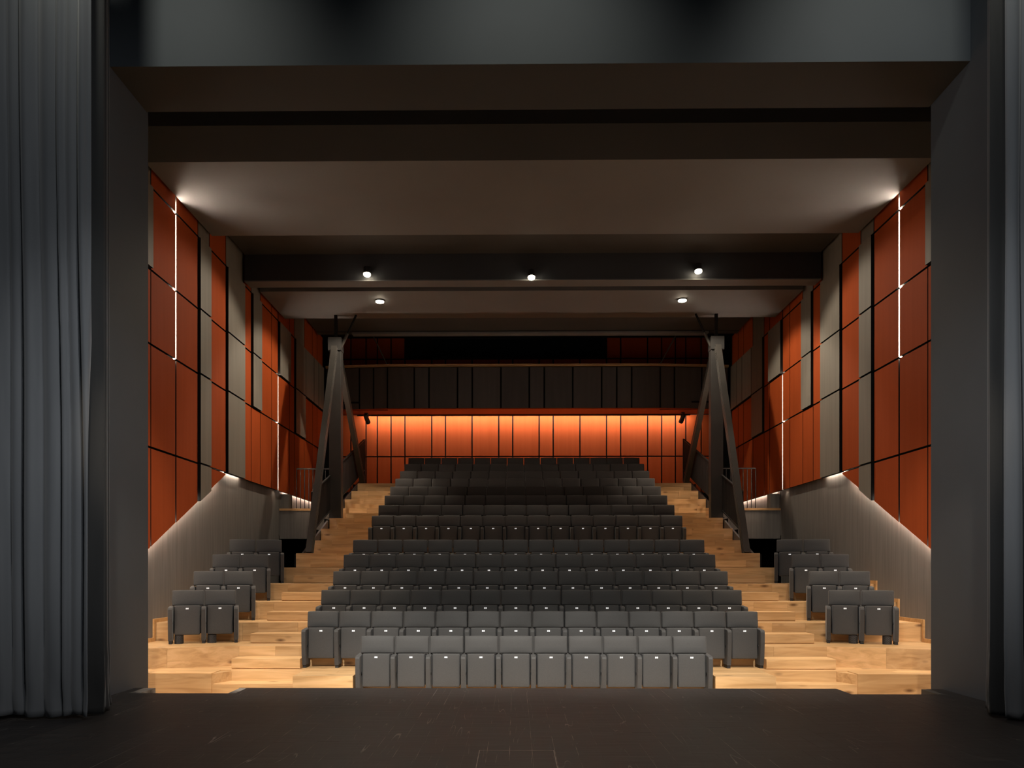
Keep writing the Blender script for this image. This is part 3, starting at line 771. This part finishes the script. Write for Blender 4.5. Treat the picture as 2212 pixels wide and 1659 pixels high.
# ------------------------------------------------------------------ curtains
def cloth(name, path, mt, label, seed, zb, zt, fold=.19, amp=.095, parent=None, cat='curtain', hem=True):
    rg = random.Random(seed)
    P2 = [Vector(p) for p in path]
    seg = [(P2[i + 1] - P2[i]).length for i in range(len(P2) - 1)]; L = sum(seg)
    N = int(L / .018); nz = 40
    ph = []; s = 0
    bounds = [0]
    while bounds[-1] < L: bounds.append(bounds[-1] + fold * (.45 + 1.2 * rg.random()))
    am = [amp * (.25 + 1.0 * rg.random() ** 1.3) for _ in bounds]
    sk = [rg.uniform(-.35, .35) for _ in bounds]
    def at(s):
        a = 0
        for i, l in enumerate(seg):
            if s <= a + l or i == len(seg) - 1:
                d = (P2[i + 1] - P2[i]).normalized(); return P2[i] + d * (s - a), Vector((d.y, -d.x))
            a += l
    verts = []; faces = []
    for j in range(nz + 1):
        v = j / nz; z = zb + (zt - zb) * (v ** 1.35)
        for i in range(N + 1):
            s = L * i / N
            drift = .05 * math.sin(z * .55 + s * 1.3) + .03 * math.sin(z * 1.1 + s * 2.7 + seed)
            q = min(max(s + drift * (1 - v) * .9 + .06 * (v - .5), 0), L - 1e-4)
            k = max(i_ for i_, b_ in enumerate(bounds[:-1]) if b_ <= q) if q > 0 else 0
            w_ = (q - bounds[k]) / (bounds[k + 1] - bounds[k])
            w2 = w_ + sk[k] * w_ * (1 - w_)
            y = am[k] * (math.sin(math.pi * w2) ** 1.0) - .02
            y *= (1.08 - .25 * v)
            if hem and z < zb + .62:  # stiff hem creases less evenly
                y = y * .86 + .010 + .016 * math.sin(s * 19 + z * 9 + seed) * (1 - (z - zb) / .62)
            p, nrm = at(s)
            pp = p + nrm * y
            dz = .012 * math.sin(s * 9 + seed) if j == 0 else 0
            verts.append((pp.x, pp.y, z + dz))
    for j in range(nz):
        for i in range(N):
            a = j * (N + 1) + i; faces.append((a, a + 1, a + N + 2, a + N + 1))
    return verts, faces

def curtain(name, path, mt, label, seed, group, amp=.095):
    t = root(name, (path[0][0], path[0][1], -1.63), label, 'curtain', group)
    v, f = cloth(name, path, mt, label, seed, -1.60, 8.2, amp=amp)
    o = mesh('cloth', v, f, mt, t, smooth=True)
    md = o.modifiers.new('thick', 'SOLIDIFY'); md.thickness = .006
    # hem seam
    return t
curtain('stage_curtain', [(-8.6, 8.62), (-4.66, 8.62)], M['curtain'], 'heavy blue-grey pleated stage curtain hanging left of the opening', 5, 'stage curtains')
curtain('stage_curtain', [(5.33, 8.62), (9.2, 8.62)], M['curtain'], 'heavy blue-grey pleated stage curtain hanging right of the opening', 9, 'stage curtains')
curtain('curtain_lining', [(-4.78, 8.71), (-4.62, 8.80), (-4.80, 9.2), (-4.86, 9.35)], M['blackcloth'], 'narrow black cloth edge beside the left stage curtain', 15, 'black curtain edges', .035)
curtain('curtain_lining', [(5.56, 9.3), (5.30, 8.85), (5.24, 8.76), (5.46, 8.70)], M['blackcloth'], 'narrow black cloth edge beside the right stage curtain', 21, 'black curtain edges', .035)
